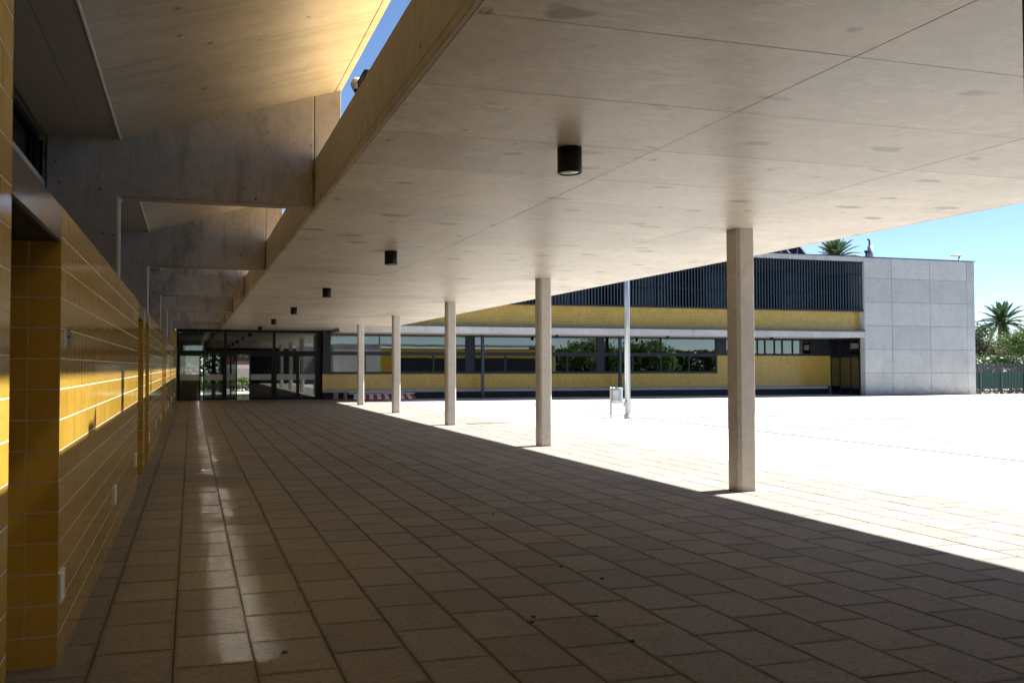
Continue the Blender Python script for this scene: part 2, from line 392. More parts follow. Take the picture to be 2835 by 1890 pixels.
def ob(name, mesh, mat=None, parent=None, loc=(0, 0, 0), rot=(0, 0, 0), kind=None, label=None, cat=None, group=None):
    if isinstance(mesh, MB): mesh = mesh.me(name)
    o = bpy.data.objects.new(name, mesh); col.objects.link(o)
    if mat is not None and mesh is not None and not mesh.materials: mesh.materials.append(M[mat] if isinstance(mat, str) else mat)
    o.location = loc; o.rotation_euler = rot
    if parent: o.parent = parent
    if kind: o['kind'] = kind
    if label: o['label'] = label
    if cat: o['category'] = cat
    if group: o['group'] = group
    return o
def thing(name, label, cat, loc=(0, 0, 0), rotz=0, group=None):
    return ob(name, None, None, None, loc, (0, 0, rotz), None, label, cat, group)
def bevelled(mb, w, name, ang=30):
    me = mb.me(name); bm = bmesh.new(); bm.from_mesh(me)
    bmesh.ops.recalc_face_normals(bm, faces=bm.faces)
    ed = [e for e in bm.edges if len(e.link_faces) == 2 and e.calc_face_angle(0) > radians(ang)]
    bmesh.ops.bevel(bm, geom=ed, offset=w, segments=1, affect='EDGES', clamp_overlap=True)
    bm.to_mesh(me); bm.free(); return me

# ================================================================= THE GROUND
mb = MB(); mb.poly([(-900, -900, -.09), (900, -900, -.09), (900, 900, -.09), (-900, 900, -.09)], [(0, 1, 2, 3)])
ob('ground', mb, 'ground', kind='structure')
PX0, PX1, PY0, PY1 = -.62, 8.124, -21.9, 36.9
PV0 = 1.6      # nothing before this depth shows its separate pieces
paving = ob('paving', MB().box(-1.35, PX1, PY0, PY1, -.06, -.011), 'sand', kind='structure')
PW, PL = .3905, .478
offs = {}
allp = []
k0 = -1
x = -.467
strips = [(-1.248, -.857), (-.857, -.467)] + [(-.467 + PW * i, -.467 + PW * (i + 1)) for i in range(22)]
for si, (xa, xb) in enumerate(strips):
    base = 3.981 if si % 2 == 0 else 4.195
    base += random.uniform(-.025, .025)
    n0 = math.floor((PY0 - base) / PL); n1 = math.ceil((PY1 - base) / PL)
    for n in range(n0, n1):
        ya, yb = base + n * PL, base + (n + 1) * PL
        if yb <= PV0 or ya >= PY1 - .05: continue
        allp.append((xa, min(xb, PX1), ya, min(yb, PY1)))
def paver_shape(w, l):
    m = MB(); h = .045; c = .005
    b = [(-w, -l), (w, -l), (w, l), (-w, l)]
    P = [(u, v, -h) for u, v in b] + [(u, v, -c) for u, v in b] + [(u - math.copysign(c, u), v - math.copysign(c, v), 0) for u, v in b]
    m.poly(P, [(i, (i + 1) % 4, (i + 1) % 4 + 4, i + 4) for i in range(4)] + [(i + 4, (i + 1) % 4 + 4, (i + 1) % 4 + 8, i + 8) for i in range(4)] + [(8, 9, 10, 11)])
    m.a = [(math.copysign(1, u), math.copysign(1, v), 0) for u, v, z in m.v]
    return m
GX, GY = .003, .0022
order = []
for p in allp:
    c = ((p[0] + p[1]) / 2, (p[2] + p[3]) / 2, 0); q = seen_at(c)
    vis = c[0] > -.6 - .25 and q and -60 < q[0] < W0 + 60 and q[1] < H0 + 60
    order.append((q[2] if vis else 1e9, p))
order.sort(key=lambda t: t[0])
full = paver_shape(PW / 2 - GX, PL / 2 - GY).me('paver')
field = MB()
for i, (d, (xa, xb, ya, yb)) in enumerate(order):
    cxp, cyp = (xa + xb) / 2, (ya + yb) / 2
    dz = random.uniform(-.0012, .0012); rx, ry = random.gauss(0, .0018), random.gauss(0, .0018)
    whole = abs((xb - xa) - PW) < 1e-6 and abs((yb - ya) - PL) < 1e-6
    if i < 300:
        me = full if whole else paver_shape((xb - xa) / 2 - GX, (yb - ya) / 2 - GY)
        ob('paver', me, 'paver', paving, (cxp, cyp, dz), (rx, ry, 0))
    else:
        m = paver_shape((xb - xa) / 2 - GX, (yb - ya) / 2 - GY); T = Matrix.Translation((cxp, cyp, dz)) @ Euler((rx, ry, 0)).to_matrix().to_4x4()
        field.poly([tuple(T @ Vector(v)) for v in m.v], m.f); field.a += m.a
ob('paver_field', field, 'paver', paving, kind='stuff')
ob('rear_paving', MB().box(PX0, PX1, PY0, PV0 - .02, -.05, -.001), 'paver', paving)

ob('plaza', MB().box(PX1 + .006, 75, -40, 34.28, -.08, -.001), 'plaza', kind='structure')
ob('wing_apron', MB().box(PX1 + .006, 33.0, 34.284, 36.6, -.08, -.002), 'plaza', kind='structure')
court = ob('sports_court', MB().box(12.47, 60, -30, 31.5, -.003, .003), 'court', kind='structure')
mb = MB()
for y in range(-20, 32, 1): mb.box(12.36, 12.465, y + .01, y + .99, -.004, .0025)
ob('drain_channel', mb, 'flash', kind='structure')
for sx in (10.3,):
    ob('saw_cut', MB().box(sx - .008, sx + .008, -20, 34.2, -.0008, .0012), 'sand', bpy.data.objects['plaza'])
for k in range(-6, 12): ob('saw_cut', MB().box(PX1 + .02, 12.38, k * 3.1 - .008, k * 3.1 + .008, -.0008, .0014), 'sand', bpy.data.objects['plaza'])
for k in range(1, 9): ob('saw_cut', MB().box(12.5 + k * 4 - .007, 12.5 + k * 4 + .007, -20, 31.4, .002, .0044), 'sand', court)
for k in range(-3, 8): ob('saw_cut', MB().box(12.5, 48, k * 4 + 1 - .007, k * 4 + 1 + .007, .002, .0046), 'sand', court)
def stripe(name, a, b, w, mat):
    a, b = Vector(a), Vector(b); d = (b - a).normalized(); n = Vector((-d.y, d.x)) * w / 2
    m = MB(); m.poly([tuple(a + n) + (.007,), tuple(a - n) + (.007,), tuple(b - n) + (.007,), tuple(b + n) + (.007,)], [(0, 1, 2, 3)])
    return ob(name, m, mat, court)
stripe('court_line', (17.06, 5), (17.06, 18.82), .08, 'lineO'); stripe('court_line', (17.0, 18.87), (32, 18.87), .08, 'lineO')
stripe('court_line', (17.1, 14.85), (32, 14.85), .08, 'lineO')
stripe('court_line', (14.32, 3), (14.32, 29), .08, 'lineG'); stripe('court_line', (14.36, 16.3), (40, 16.3), .08, 'lineG')
stripe('court_line', (16.75, 19.5), (16.75, 29), .06, 'lineW'); stripe('court_line', (13, 29.04), (40, 29.04), .06, 'lineW')
for k in range(14): stripe('court_line', (18.5 + k * 1.0, 22.0), (19.1 + k * 1.0, 22.0), .06, 'lineW')
mb = MB(); n = 48
P = [];
for i in range(n + 1):
    a = 2 * pi * i / n
    for r in (2.45, 2.52): P.append((19.2 + r * cos(a), 21.2 + r * .85 * sin(a) - .4, .009))
mb.poly(P, [(2 * i, 2 * i + 1, 2 * i + 3, 2 * i + 2) for i in range(n)])
ob('court_circle', mb, 'lineG', court)

# ================================================================= WALKWAY CANOPY
H = 3.09; XS, XR = 1.2165, 8.01; UP = 3.585
can = thing('walkway_canopy', 'wide flat concrete canopy with panel joints over the paved walkway', 'canopy', (XS, PY0, 0))
def rel(o, root): o.location = Vector(o.location) - Vector(root.location); return o
mb = MB(); mb.box(XS + .003, XR - .003, PY0, PY1, H + .0065, H + .30)
rel(ob('slab', mb, 'upstand', can), can)
rel(ob('roof_bounce_layer', MB().box(XS + .19, XR - .05, PY0, PY1 - .35, H + .302, H + .465), 'roof', can), can)  # unseen layer added and raised to throw golden light under the sloped roof
mb = MB()
yy = PY0
while yy < PY1 - .4:
    y2 = min(yy + 2.93, PY1 - .35); mb.cbox(XS, XS + .185, yy + .002, y2 - .002, H + .055, UP, .008); yy = y2
rel(ob('upstand', mb, 'upstand', can), can)
mb = MB(); mb.prism([(XS + .005, H), (XS + .03, H), (XS + .03, H + .053), (XS + .005, H + .053)], PY0, PY1 - .35, 'Y')
rel(ob('edge_moulding', mb, 'upstand', can), can)
mb = MB(); mb.prism([(XR - .015, H - .0), (XR, H + .015), (XR, H + .47), (XR - .055, H + .47), (XR - .055, H + .0)], PY0, PY1 - .35, 'Y')
rel(ob('outer_edge', mb, 'soffit', can), can)
XJ = [XS + .034, 3.37, 5.74, XR - .059]
YJ0, YJ = 3.5389 - .9735 * 12, .9735
pm = {}
nrows = int((PY1 - .02 - YJ0) / YJ) + 1
for r in range(nrows):
    ya, yb = YJ0 + r * YJ, YJ0 + (r + 1) * YJ
    if yb < PV0: continue
    yb = min(yb, PY1 - .01)
    for ci in range(3):
        w, l = XJ[ci + 1] - XJ[ci] - .003, yb - ya - .003
        key = (ci, round(l, 3))
        if key not in pm: pm[key] = MB().cbox(-w / 2, w / 2, -l / 2, l / 2, 0, .006, .002).me('soffit_panel')
        o = ob('soffit_panel', pm[key], 'soffit', can, ((XJ[ci] + XJ[ci + 1]) / 2, (ya + yb) / 2, H + random.uniform(-.0008, .0003)))
        rel(o, can)
rel(ob('rear_soffit', MB().box(XS + .034, XR - .059, PY0, YJ0 + YJ * (math.floor((PV0 - YJ0) / YJ)) - .005, H, H + .006), 'soffit', can), can)
# columns
CW = .243; CX0, CY0, CS = 6.2, 8.306, 5.669
ch = .034
def column_mesh():
    m = MB(); w = CW; zs = [0, 2.545, 2.55, 2.556, 2.561, H - .001]; ins = [0, 0, .0035, .0035, 0, 0]
    P = []
    for z, d in zip(zs, ins):
        o = [(ch, d), (w - ch, d), (w - d, ch), (w - d, w - ch), (w - ch, w - d), (ch, w - d), (d, w - ch), (d, ch)]
        P += [(u, v, z) for u, v in o]
    F = [(k * 8 + i, k * 8 + (i + 1) % 8, (k + 1) * 8 + (i + 1) % 8, (k + 1) * 8 + i) for k in range(len(zs) - 1) for i in range(8)]
    F += [tuple(range(7, -1, -1)), tuple(range(len(P) - 8, len(P)))]
    m.poly(P, F); return m.me('concrete_column')
cm = column_mesh()
ordn = ['nearest and tallest-looking concrete column of the row, at the edge of the shade', 'second concrete column from the camera, left of the lamp post', 'third concrete column from the camera in the row',
        'fourth concrete column from the camera, beyond the barrier boards', 'fifth concrete column from the camera, in front of the barrier boards', 'farthest concrete column of the row, beside the glazed entrance']
for i in range(6):
    ob('concrete_column', cm, 'column', None, (CX0, CY0 + CS * i, 0), label=ordn[i], cat='column', group='columns along the walkway')

# concrete frames (pilaster, beam and end post)
XW = -.62
def frame_shape():
    m = MB(); m.prism([(-1.35, 0), (-.68, 0), (-.68, 3.10), (XS - .004, 3.10), (XS - .004, 4.275), (-.676, 3.70), (-1.35, 3.70)], 0, .2)
    return bevelled(m, .02, 'concrete_frame')
fm = frame_shape()
pm_ = bevelled(MB().prism([(XS, UP + .004), (1.49, UP + .004), (1.49, 4.335), (XS, 4.255)], .008, .192), .006, 'end_post')
hole = MB().cyl((0, 0), .012, 0, .006, 12, T=Matrix.Rotation(pi / 2, 4, 'X')).me('tie_hole')
fl = ['nearest concrete frame with stained beam under the sloped roof', 'second concrete frame, blotched dark beam behind the nearest one', 'third concrete frame back under the sloped roof', 'fourth concrete frame back under the sloped roof',
      'fifth concrete frame back under the sloped roof', 'farthest concrete frame just before the glazed entrance']
for i in range(6):
    t = thing('concrete_frame', fl[i], 'frame', (0, 8.366 + CS * i, 0), 0, 'concrete frames crossing the roof opening')
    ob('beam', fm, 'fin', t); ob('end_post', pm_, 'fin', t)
    for hx, hz in ((-.86, 3.17), (.62, 3.15)): ob('tie_hole', hole, 'black', t, (hx, .0005, hz))

# sloped roof above the opening
sl = thing('sloped_roof', 'sloped concrete roof over the slot of sky beside the tiled wall', 'roof', (0, PY0, 0))
SX0, SZ0, SX1, SZ1 = -.676, 3.663, 1.498, 4.332
def slz(x): return SZ0 + (x - SX0) * (SZ1 - SZ0) / (SX1 - SX0)
rel(ob('roof_slab', MB().prism([(SX0 - 2.4, SZ0 + .02), (SX0, SZ0 + .02), (SX1, SZ1 + .015), (SX1, SZ1 + .24), (SX0 - 2.4, SZ0 + .30)], PY0, 36.85), 'slope', sl), sl)
spm = {}
for r in range(nrows + 1):
    ya, yb = YJ0 + r * YJ, min(YJ0 + (r + 1) * YJ, 36.85)
    if yb < PV0 or ya > 36.7: continue
    l = round(yb - ya - .004, 3)
    if l not in spm:
        xa, xb = SX0 + .012, SX1 - .075
        spm[l] = MB().prism([(xa, slz(xa)), (xb, slz(xb)), (xb, slz(xb) + .018), (xa, slz(xa) + .018)], 0, l).me('soffit_panel')
    rel(ob('soffit_panel', spm[l], 'slope', sl, (0, ya + .002, random.uniform(-.001, .001))), sl)
xa, xb = SX1 - .066, SX1
rel(ob('drip_edge', MB().prism([(xa, slz(xa)), (xb, slz(xb)), (xb, slz(xb) + .014), (xa, slz(xa) + .02)], PY0, 36.85), 'slope', sl), sl)
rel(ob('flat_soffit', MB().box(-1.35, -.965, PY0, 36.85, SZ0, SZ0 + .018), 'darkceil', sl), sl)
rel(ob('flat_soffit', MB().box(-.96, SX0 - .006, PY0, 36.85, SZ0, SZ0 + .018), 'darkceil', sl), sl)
rel(ob('bead', MB().box(SX0 - .005, SX0 + .010, PY0, 36.85, SZ0 - .006, SZ0 + .012), 'bead', sl), sl)

# rear wall with clerestory glass
rw = thing('rear_wall', 'dark rendered wall with clerestory glass behind the tiled blocks', 'wall', (-1.35, PY0, 0))
rel(ob('wall', MB().box(-1.55, -1.352, PY0, 36.9, 0, 3.22), 'wall', rw), rw)
for i in range(-1, 6):
    ya = 8.566 + CS * (i - 1); yb = ya + CS - .2
    w = rel(ob('window', MB().box(-1.47, -1.40, ya, yb, 3.222, 3.27).box(-1.47, -1.40, ya, yb, 3.60, 3.66).box(-1.468, -1.402, ya, ya + .05, 3.27, 3.60).box(-1.468, -1.402, yb - .05, yb, 3.27, 3.60), 'steel', rw), rw)
    ob('pane', MB().box(-1.44, -1.43, ya + .05, yb - .05, 3.27, 3.60), 'dglass', w)
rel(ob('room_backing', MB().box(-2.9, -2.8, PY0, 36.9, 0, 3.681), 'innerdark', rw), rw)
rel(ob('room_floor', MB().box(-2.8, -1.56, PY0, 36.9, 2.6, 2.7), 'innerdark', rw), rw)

# ================================================================= TILED WALL BLOCKS
TS = .15; GH, GV = .0028, .0016; TT = .008
def tile_shape(w, h, c=.0008):
    # a tile lying in the YZ plane, glazed face towards +X
    return MB().cbox(-TT, 0, -w / 2 + GV, w / 2 - GV, -h / 2 + GH, h / 2 - GH, c)
tile_full = tile_shape(TS, TS).me('tile')
tile_end = MB().cbox(-TS / 2 + GV, TS / 2 - GV, 0, TT, -TS / 2 + GH, TS / 2 - GH, .0008).me('tile')
ROWS = 15
def tilted(): return (0, random.gauss(0, .0018), random.gauss(0, .0018))
def tiled_block(y0, y1, label, name='tiled_wall', single_cols=0, end_single=False, side=-1, vents=(), extra=None, rows=ROWS, x1=XW, x0=-1.37):
    t = thing(name, label, 'wall', (x1, y0, 0), 0, 'amber tiled wall blocks beside the walkway')
    ht = rows * TS
    ob('core', MB().box(x0 - x1 + .003, -.0007, .0007, y1 - y0 - .0007, 0, ht - .004), 'grout', t)
    ob('capping', MB().box(x0 - x1 + .003, -.004, .004, y1 - y0 - .004, ht - .003, ht + .004), 'trim', t)
    ncol = int(round((y1 - y0) / TS)); pitch = (y1 - y0) / ncol
    st = MB()
    skip = set()
    for vy, vr in vents: skip.add((int((vy - y0) / pitch), vr))
    for cidx in range(ncol):
        for r in range(rows):
            if (cidx, r) in skip: continue
            yc, zc = (cidx + .5) * pitch, (r + .5) * TS
            rot = tilted()
            if cidx < single_cols: ob('tile', tile_full, 'tile', t, (0, yc, zc), rot)
            else:
                m = MB().cbox(-TT, 0, -pitch / 2 + GV, pitch / 2 - GV, -TS / 2 + GH, TS / 2 - GH, .0008, Matrix.Translation((0, yc, zc)) @ Euler(rot).to_matrix().to_4x4())
                st.poly(m.v, m.f)
    ne = int(round((x1 - x0) / TS)); pe = (x1 - TT * 0 - x0) / ne
    if True:
        for e in range(ne):
            for r in range(rows):
                loc = (-(e + .5) * pe, 0, (r + .5) * TS); rot = (random.gauss(0, .002), 0, random.gauss(0, .002))
                if end_single and e < 3: ob('tile', tile_end, 'tile', t, loc, rot)
                else:
                    m = MB().cbox(-pe / 2 + GV, pe / 2 - GV, 0, TT, -TS / 2 + GH, TS / 2 - GH, .0008, Matrix.Translation(loc) @ Euler(rot).to_matrix().to_4x4()); st.poly(m.v, m.f)
                if e < 4:
                    T = Matrix.Translation((loc[0], y1 - y0, loc[2])); m = MB().cbox(-pe / 2 + GV, pe / 2 - GV, -TT, 0, -TS / 2 + GH, TS / 2 - GH, .0008, T); st.poly(m.v, m.f)
    ob('tile_field', st, 'tile', t, kind='stuff')
    for vy, vr in vents:
        cidx = int((vy - y0) / pitch); yc, zc = (cidx + .5) * pitch, (vr + .5) * TS
        m = MB(); s = TS / 2 - .001
        for a, b, c, d in ((-s, s, -s, -s + .012), (-s, s, s - .012, s), (-s, -s + .012, -s + .012, s - .012), (s - .012, s, -s + .012, s - .012)): m.box(-.006, .012, a, b, c, d)
        for k in range(7):
            z = -s + .02 + k * .018; T = Matrix.Translation((.004, 0, z)) @ Matrix.Rotation(radians(38), 4, 'Y')
            m.box(-.009, .009, -s + .012, s - .012, -.0012, .0012, T)
        m.box(-.007, -.005, -s + .01, s - .01, -s + .01, s - .01)
        ob('vent_grille', m, 'white', t, (0, yc, zc))
    return t
b0 = tiled_block(.9, 3.175, 'tiled wall block at the left edge of the picture, nearest the camera', vents=[], rows=24, single_cols=0)
ob('rear_tiled_wall', MB().box(-.73, 0, PY0 - .9, -.01, 0, 3.6), 'tilefar', b0)
b1 = tiled_block(4.345, 10.495, 'long tiled wall block with dark near end and sunlit band, second from the camera', single_cols=12, end_single=True, vents=[(4.43, 2), (7.45, 2), (10.1, 2)])
tiled_block(11.70, 12.15, 'narrow tiled pier between the two nearest alcoves')
b3 = tiled_block(13.22, 19.22, 'tiled wall block past the narrow pier with grey vents at its foot', vents=[(13.35, 2), (16.0, 2), (18.6, 2)])
pr = tiled_block(20.30, 20.75, 'narrow tiled pier with a small red call point on it')
tiled_block(21.85, 26.80, 'tiled wall block beyond the red call point', vents=[(22.0, 2), (24.5, 2)])
tiled_block(27.90, 36.30, 'farthest tiled wall block before the glazed entrance', vents=[(29, 2), (33, 2)])
tiled_block(36.45, 36.80, 'tall tiled pier rising to the roof beside the glazed entrance', name='tiled_pier', rows=20, x1=-.60, x0=-1.20)
# the metal plate and the call point
pl = ob('metal_plate', MB().cbox(0, .004, -.075, .075, -.052, .052, .0015), 'lintel', b1, (.0005, .235, 1.612))
for d in (-.018, .03): ob('screw', MB().cyl((0, 0), .008, 0, .004, 12, T=Matrix.Rotation(pi / 2, 4, 'Y')), 'black', pl, (.004, d, .004))
cp = ob('call_point', MB().cbox(0, .055, -.05, .05, -.05, .05, .006), 'redcall', pr, (.0005, .25, 1.27))
ob('button', MB().cyl((0, 0), .02, 0, .004, 16, T=Matrix.Rotation(pi / 2, 4, 'Y')), 'white', cp, (.055, 0, 0))
# lintels over the alcoves
ll = ['polished steel lintel over the nearest dark alcove', 'steel lintel between the second tiled block and the narrow pier', 'steel lintel just past the narrow pier', 'steel lintel before the pier with the red call point',
      'steel lintel just past the pier with the red call point', 'steel lintel over the farthest alcove']
for (ya, yb), lb in zip(((3.175, 4.345), (10.495, 11.70), (12.15, 13.22), (19.22, 20.30), (20.75, 21.85), (26.80, 27.90)), ll):
    t = thing('lintel', lb, 'lintel', (XW, ya, 2.08), 0, 'steel lintels over the alcoves')
    l = yb - ya
    ob('face_panel', MB().cbox(-.012, -.002, .003, l - .003, 0, .168, .0015), 'lintel', t)
    ob('lip', MB().box(-.03, -.014, .003, l - .003, -.006, .02), 'steel', t)
    ob('soffit', MB().box(-.70, -.031, .003, l - .003, -.004, .012), 'black', t)
    ob('top_plate', MB().box(-.70, -.013, .003, l - .003, .155, .166), 'steel', t)
    dr = thing('alcove_door', lb.replace('polished steel lintel over', 'black door inside').replace('steel lintel over', 'black door inside').replace('steel lintel', 'black door in the alcove'), 'door', (-1.33, ya, 0), 0, 'black doors inside the alcoves')
    ob('leaf', MB().box(0, .03, .02, l - .02, .005, 2.07), 'innerdark', dr)
    ob('handle', MB().tube([(.03, .12, 1.05), (.08, .12, 1.05), (.08, .24, 1.05)], .009, 8), 'galv', dr)

# ================================================================= DOWNLIGHTS
def downlight(x, y, z, label, s=1.0):
    t = thing('ceiling_downlight', label, 'lamp', (x, y, z), 0, 'black cylinder downlights')
    r = .09 * s; h = .19 * s
    m = MB(); m.lathe((0, 0, 0), [(.001, 0), (r, 0), (r, -h + .004), (r - .004, -h), (r - .018, -h), (r - .018, -h + .016), (.001, -h + .016)], 32)
    ob('housing', m, 'lamp', t)
    m = MB(); m.lathe((0, 0, 0), [(r - .0185, -h + .012), (r - .03, -h + .004), (.001, -h + .001)], 32); ob('lens', m, 'lens', t)
dl = ['nearest and largest black downlight on the concrete ceiling', 'second black downlight from the camera on the ceiling', 'third black downlight along the ceiling', 'fourth black downlight along the ceiling', 'fifth black downlight along the ceiling', 'sixth black downlight, last on the ceiling before the entrance']
for i in range(6): downlight(2.72, 5.58 + 5.67 * i, H, dl[i])
# (the remaining ones hang below the wing and at the entrance)
downlight(.25, 36.62, 3.085, 'black downlight hanging at the left above the glazed entrance', .95)

# ================================================================= GLAZED ENTRANCE AND HALL
YD = 36.9
ge = thing('glazed_entrance', 'black framed glass entrance screen with sliding doors at the walkway end', 'entrance', (-.62, YD, 0))
def part(parent, name, mat, *boxes, c=None):
    m = MB()
    for b in boxes:
        if c: m.cbox(*b, c)
        else: m.box(*b)
    o = ob(name, m, mat, parent); o.location = -Vector(parent.location); return o
part(ge, 'head_frame', 'doorframe', (-.62, 5.71, YD, YD + .12, 2.965, 3.03))
part(ge, 'head_panel', 'doorframe', (-.62, 5.71, YD + .01, YD + .10, 3.031, 3.6))
part(ge, 'transom', 'doorframe', (-.62, 5.71, YD - .01, YD + .13, 2.0, 2.17))
for a, b in ((-.62, -.516), (1.405, 1.515), (3.51, 3.64), (5.47, 5.71)): part(ge, 'post', 'doorframe', (a, b, YD - .005, YD + .125, 0, 2.0), (a, b, YD - .004, YD + .124, 2.17, 2.965))
for a, b in ((-.516, 1.405), (1.515, 3.51), (3.64, 5.47)): part(ge, 'pane', 'doorglass', (a, b, YD + .055, YD + .063, 2.17, 2.965))
def leaf(x0, x1, y, name='door', film=True, st=.055, bot=.10, handle=None):
    d = part(ge, name, 'doorframe', (x0, x0 + st, y, y + .05, .01, 1.995), (x1 - st, x1, y, y + .05, .01, 1.995), (x0 + st, x1 - st, y + .001, y + .049, .01, .01 + bot), (x0 + st, x1 - st, y + .001, y + .049, 1.93, 1.995))
    def sub(nm, mat, m): o = ob(nm, m, mat, d); return o
    sub('pane', 'doorglass', MB().box(x0 + st, x1 - st, y + .021, y + .029, .01 + bot, 1.93))
    if film: sub('frosted_strip', 'frost', MB().box(x0 + st, x1 - st, y + .017, y + .0195, .88, 1.13))
    if handle: sub('handle', 'galv', MB().tube([(handle, y - .001, .93), (handle, y - .05, .93), (handle, y - .05, 1.12), (handle, y - .001, 1.12)], .01, 8))
    return d
leaf(-.516, .41, YD + .03, 'side_light', bot=.06); leaf(.51, 1.405, YD + .02, 'door', handle=.60)
leaf(1.30, 1.97, YD + .12, 'sliding_door'); leaf(2.49, 3.51, YD + .03, 'sliding_door')
leaf(3.64, 4.62, YD + .02, 'door', handle=4.5); leaf(4.64, 5.47, YD + .02, 'door')
hall = thing('entrance_hall', 'dim entrance hall with polished floor behind the glass doors', 'hall', (-1.2, YD + .2, 0))
HY = 44.2
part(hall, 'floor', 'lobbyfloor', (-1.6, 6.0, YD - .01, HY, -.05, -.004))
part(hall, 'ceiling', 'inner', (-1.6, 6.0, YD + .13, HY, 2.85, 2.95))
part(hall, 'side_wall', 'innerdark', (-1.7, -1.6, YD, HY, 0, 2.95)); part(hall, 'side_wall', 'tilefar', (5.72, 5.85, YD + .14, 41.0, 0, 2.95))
part(hall, 'side_wall', 'inner', (5.72, 5.85, 41.0, HY, 0, 2.95))
part(hall, 'ceiling_light', 'lens', (.3, .55, 38, 43, 2.835, 2.849))
part(hall, 'pillar', 'tilefar', (.98, 1.17, 41.4, 41.6, 0, 2.85)); part(hall, 'pillar', 'steel', (2.9, 3.1, 41.4, 41.6, 0, 2.85))
part(hall, 'back_wall', 'innerdark', (3.0, 5.72, HY, HY + .1, 0, 2.2), (-1.6, -.55, HY, HY + .1, 0, 2.2))
part(hall, 'outer_frame', 'steel', (-1.6, 5.72, HY, HY + .08, 2.2, 2.95), (.35, .45, HY, HY + .08, 0, 2.2), (1.98, 2.06, HY, HY + .08, 0, 2.2))
rc = thing('reception_desk', 'dark reception desk inside the entrance hall on the left', 'desk', (-.6, 39.2, 0))
part(rc, 'counter', 'innerdark', (-1.5, .35, 39.0, 39.7, 1.0, 1.06)); part(rc, 'front', 'wood', (-1.45, .3, 39.06, 39.12, 0, 1.0)); part(rc, 'cabinet', 'black', (-1.2, -.25, 39.3, 39.6, 1.06, 1.75))
# outside beyond the hall
gard = ob('garden_paving', MB().box(-8, 20, HY + .1, 62, -.08, -.003), 'ground', kind='structure')
pw = thing('garden_wall', 'low pale wall with white coping seen through the open door', 'wall', (0, 56, 0))
part(pw, 'wall', 'panel', (2.2, 14, 56, 56.2, 0, 1.35)); part(pw, 'coping', 'white', (2.15, 14.05, 55.95, 56.25, 1.352, 1.6))
bh = thing('brick_house', 'red brick house seen through the open entrance door', 'house', (0, 66, 0))
part(bh, 'wall', 'brick', (2.5, 16, 66, 70, 0, 6)); part(bh, 'window', 'black', (3.2, 4.6, 65.97, 65.999, 1.9, 3.2))
part(bh, 'roof', 'brick', (2.1, 16.4, 65.6, 70.4, 6.002, 6.3))

# ================================================================= SCHOOL WING
YF, YL, YU, YG = 34.3, 34.46, 34.62, 36.6
ZS = 2.935
wg = thing('school_wing', 'two storey school wing with amber tile bands, dark louvres and concrete end wall', 'building', (33.0, YF, 0))
WX1 = 40.13
part(wg, 'end_wall_core', 'panel', (33.05, WX1 - .02, YF + .03, 46, 0, 7.0))
zj = [0, 1.153, 2.352, 3.552, 4.757, 5.968, 7.02]; xj = [33.03, 34.74, 37.18, 39.61, WX1]
for i in range(6):
    for j in range(4): part(wg, 'concrete_panel', 'panel', (xj[j] + .010, xj[j + 1] - .010, YF + random.uniform(-.002, .002), YF + .031, zj[i] + .010, zj[i + 1] - .010), c=.004)
part(wg, 'return_wall', 'panel', (33.028, 33.05, YF + .012, YU + .02, ZS + .4, 7.0), (33.028, 33.05, YF + .012, YG, 0, ZS - .002))
part(wg, 'roof_coping', 'flash', (6.0, WX1 + .08, YF - .03, YF + .35, 7.03, 7.06))
part(wg, 'roof', 'greyroof', (6.0, WX1, YF + .35, 46, 6.9, 7.0))
xx = 6.1
while xx < 33.02:
    x2 = min(xx + 3.0, 33.026); part(wg, 'parapet_panel', 'fascia', (xx + .004, x2 - .004, YF, YF + .2, 6.80, 7.028), c=.004); xx = x2
# canopy of the wing
xx = 6.05
while xx < 32.9:
    x2 = min(xx + 3.4, 33.02); part(wg, 'fascia_panel', 'fascia', (xx + .003, x2 - .003, YF - .01, YF + .14, ZS, 3.225), c=.004); xx = x2
part(wg, 'soffit', 'fascia', (6.05, 33.02, YF + .141, YG + .2, ZS + .008, 3.15))
part(wg, 'flashing', 'flash', (6.0, 33.03, YF - .03, YU - .001, 3.228, 3.30))
# upper tiled band and louvres
part(wg, 'upper_wall', 'groutfar', (6.1, 33.03, YU + .004, YU + .2, 3.30, 4.26))
part(wg, 'louvre_backing', 'innerdark', (6.1, 33.03, YU + .9, YU + 1.0, 4.26, 6.9))
def tile_band(x0, x1, z0, z1, y, size=.1475):
    m = MB(); nx = int(round((x1 - x0) / size)); nz = max(1, int(round((z1 - z0) / size))); px, pz = (x1 - x0) / nx, (z1 - z0) / nz
    for i in range(nx):
        for k in range(nz):
            T = Matrix.Translation((x0 + (i + .5) * px, y, z0 + (k + .5) * pz)) @ Euler((random.gauss(0, .003), 0, random.gauss(0, .003))).to_matrix().to_4x4()
            a, b = px / 2 - .005, pz / 2 - .005
            P = [(-a, .008, -b), (a, .008, -b), (a, .008, b), (-a, .008, b), (-a + .003, 0, -b + .003), (a - .003, 0, -b + .003), (a - .003, 0, b - .003), (-a + .003, 0, b - .003)]
            m.poly([tuple(T @ Vector(q)) for q in P], [(4, 5, 6, 7), (0, 1, 5, 4), (1, 2, 6, 5), (2, 3, 7, 6), (3, 0, 4, 7)])
    o = ob('tile_field', m, 'tilefar', wg, kind='stuff'); o.location = -Vector(wg.location); return o
tile_band(6.1, 33.0, 3.34, 4.25, YU)
part(wg, 'louvre_sill', 'steel', (6.1, 33.1, YL - .12, YU + .05, 4.262, 4.33))
part(wg, 'louvre_rail', 'steel', (6.1, 33.1, YL + .075, YL + .10, 6.13, 6.19)); part(wg, 'louvre_head', 'steel', (6.1, 33.1, YL - .1, YU + .05, 6.755, 6.798))
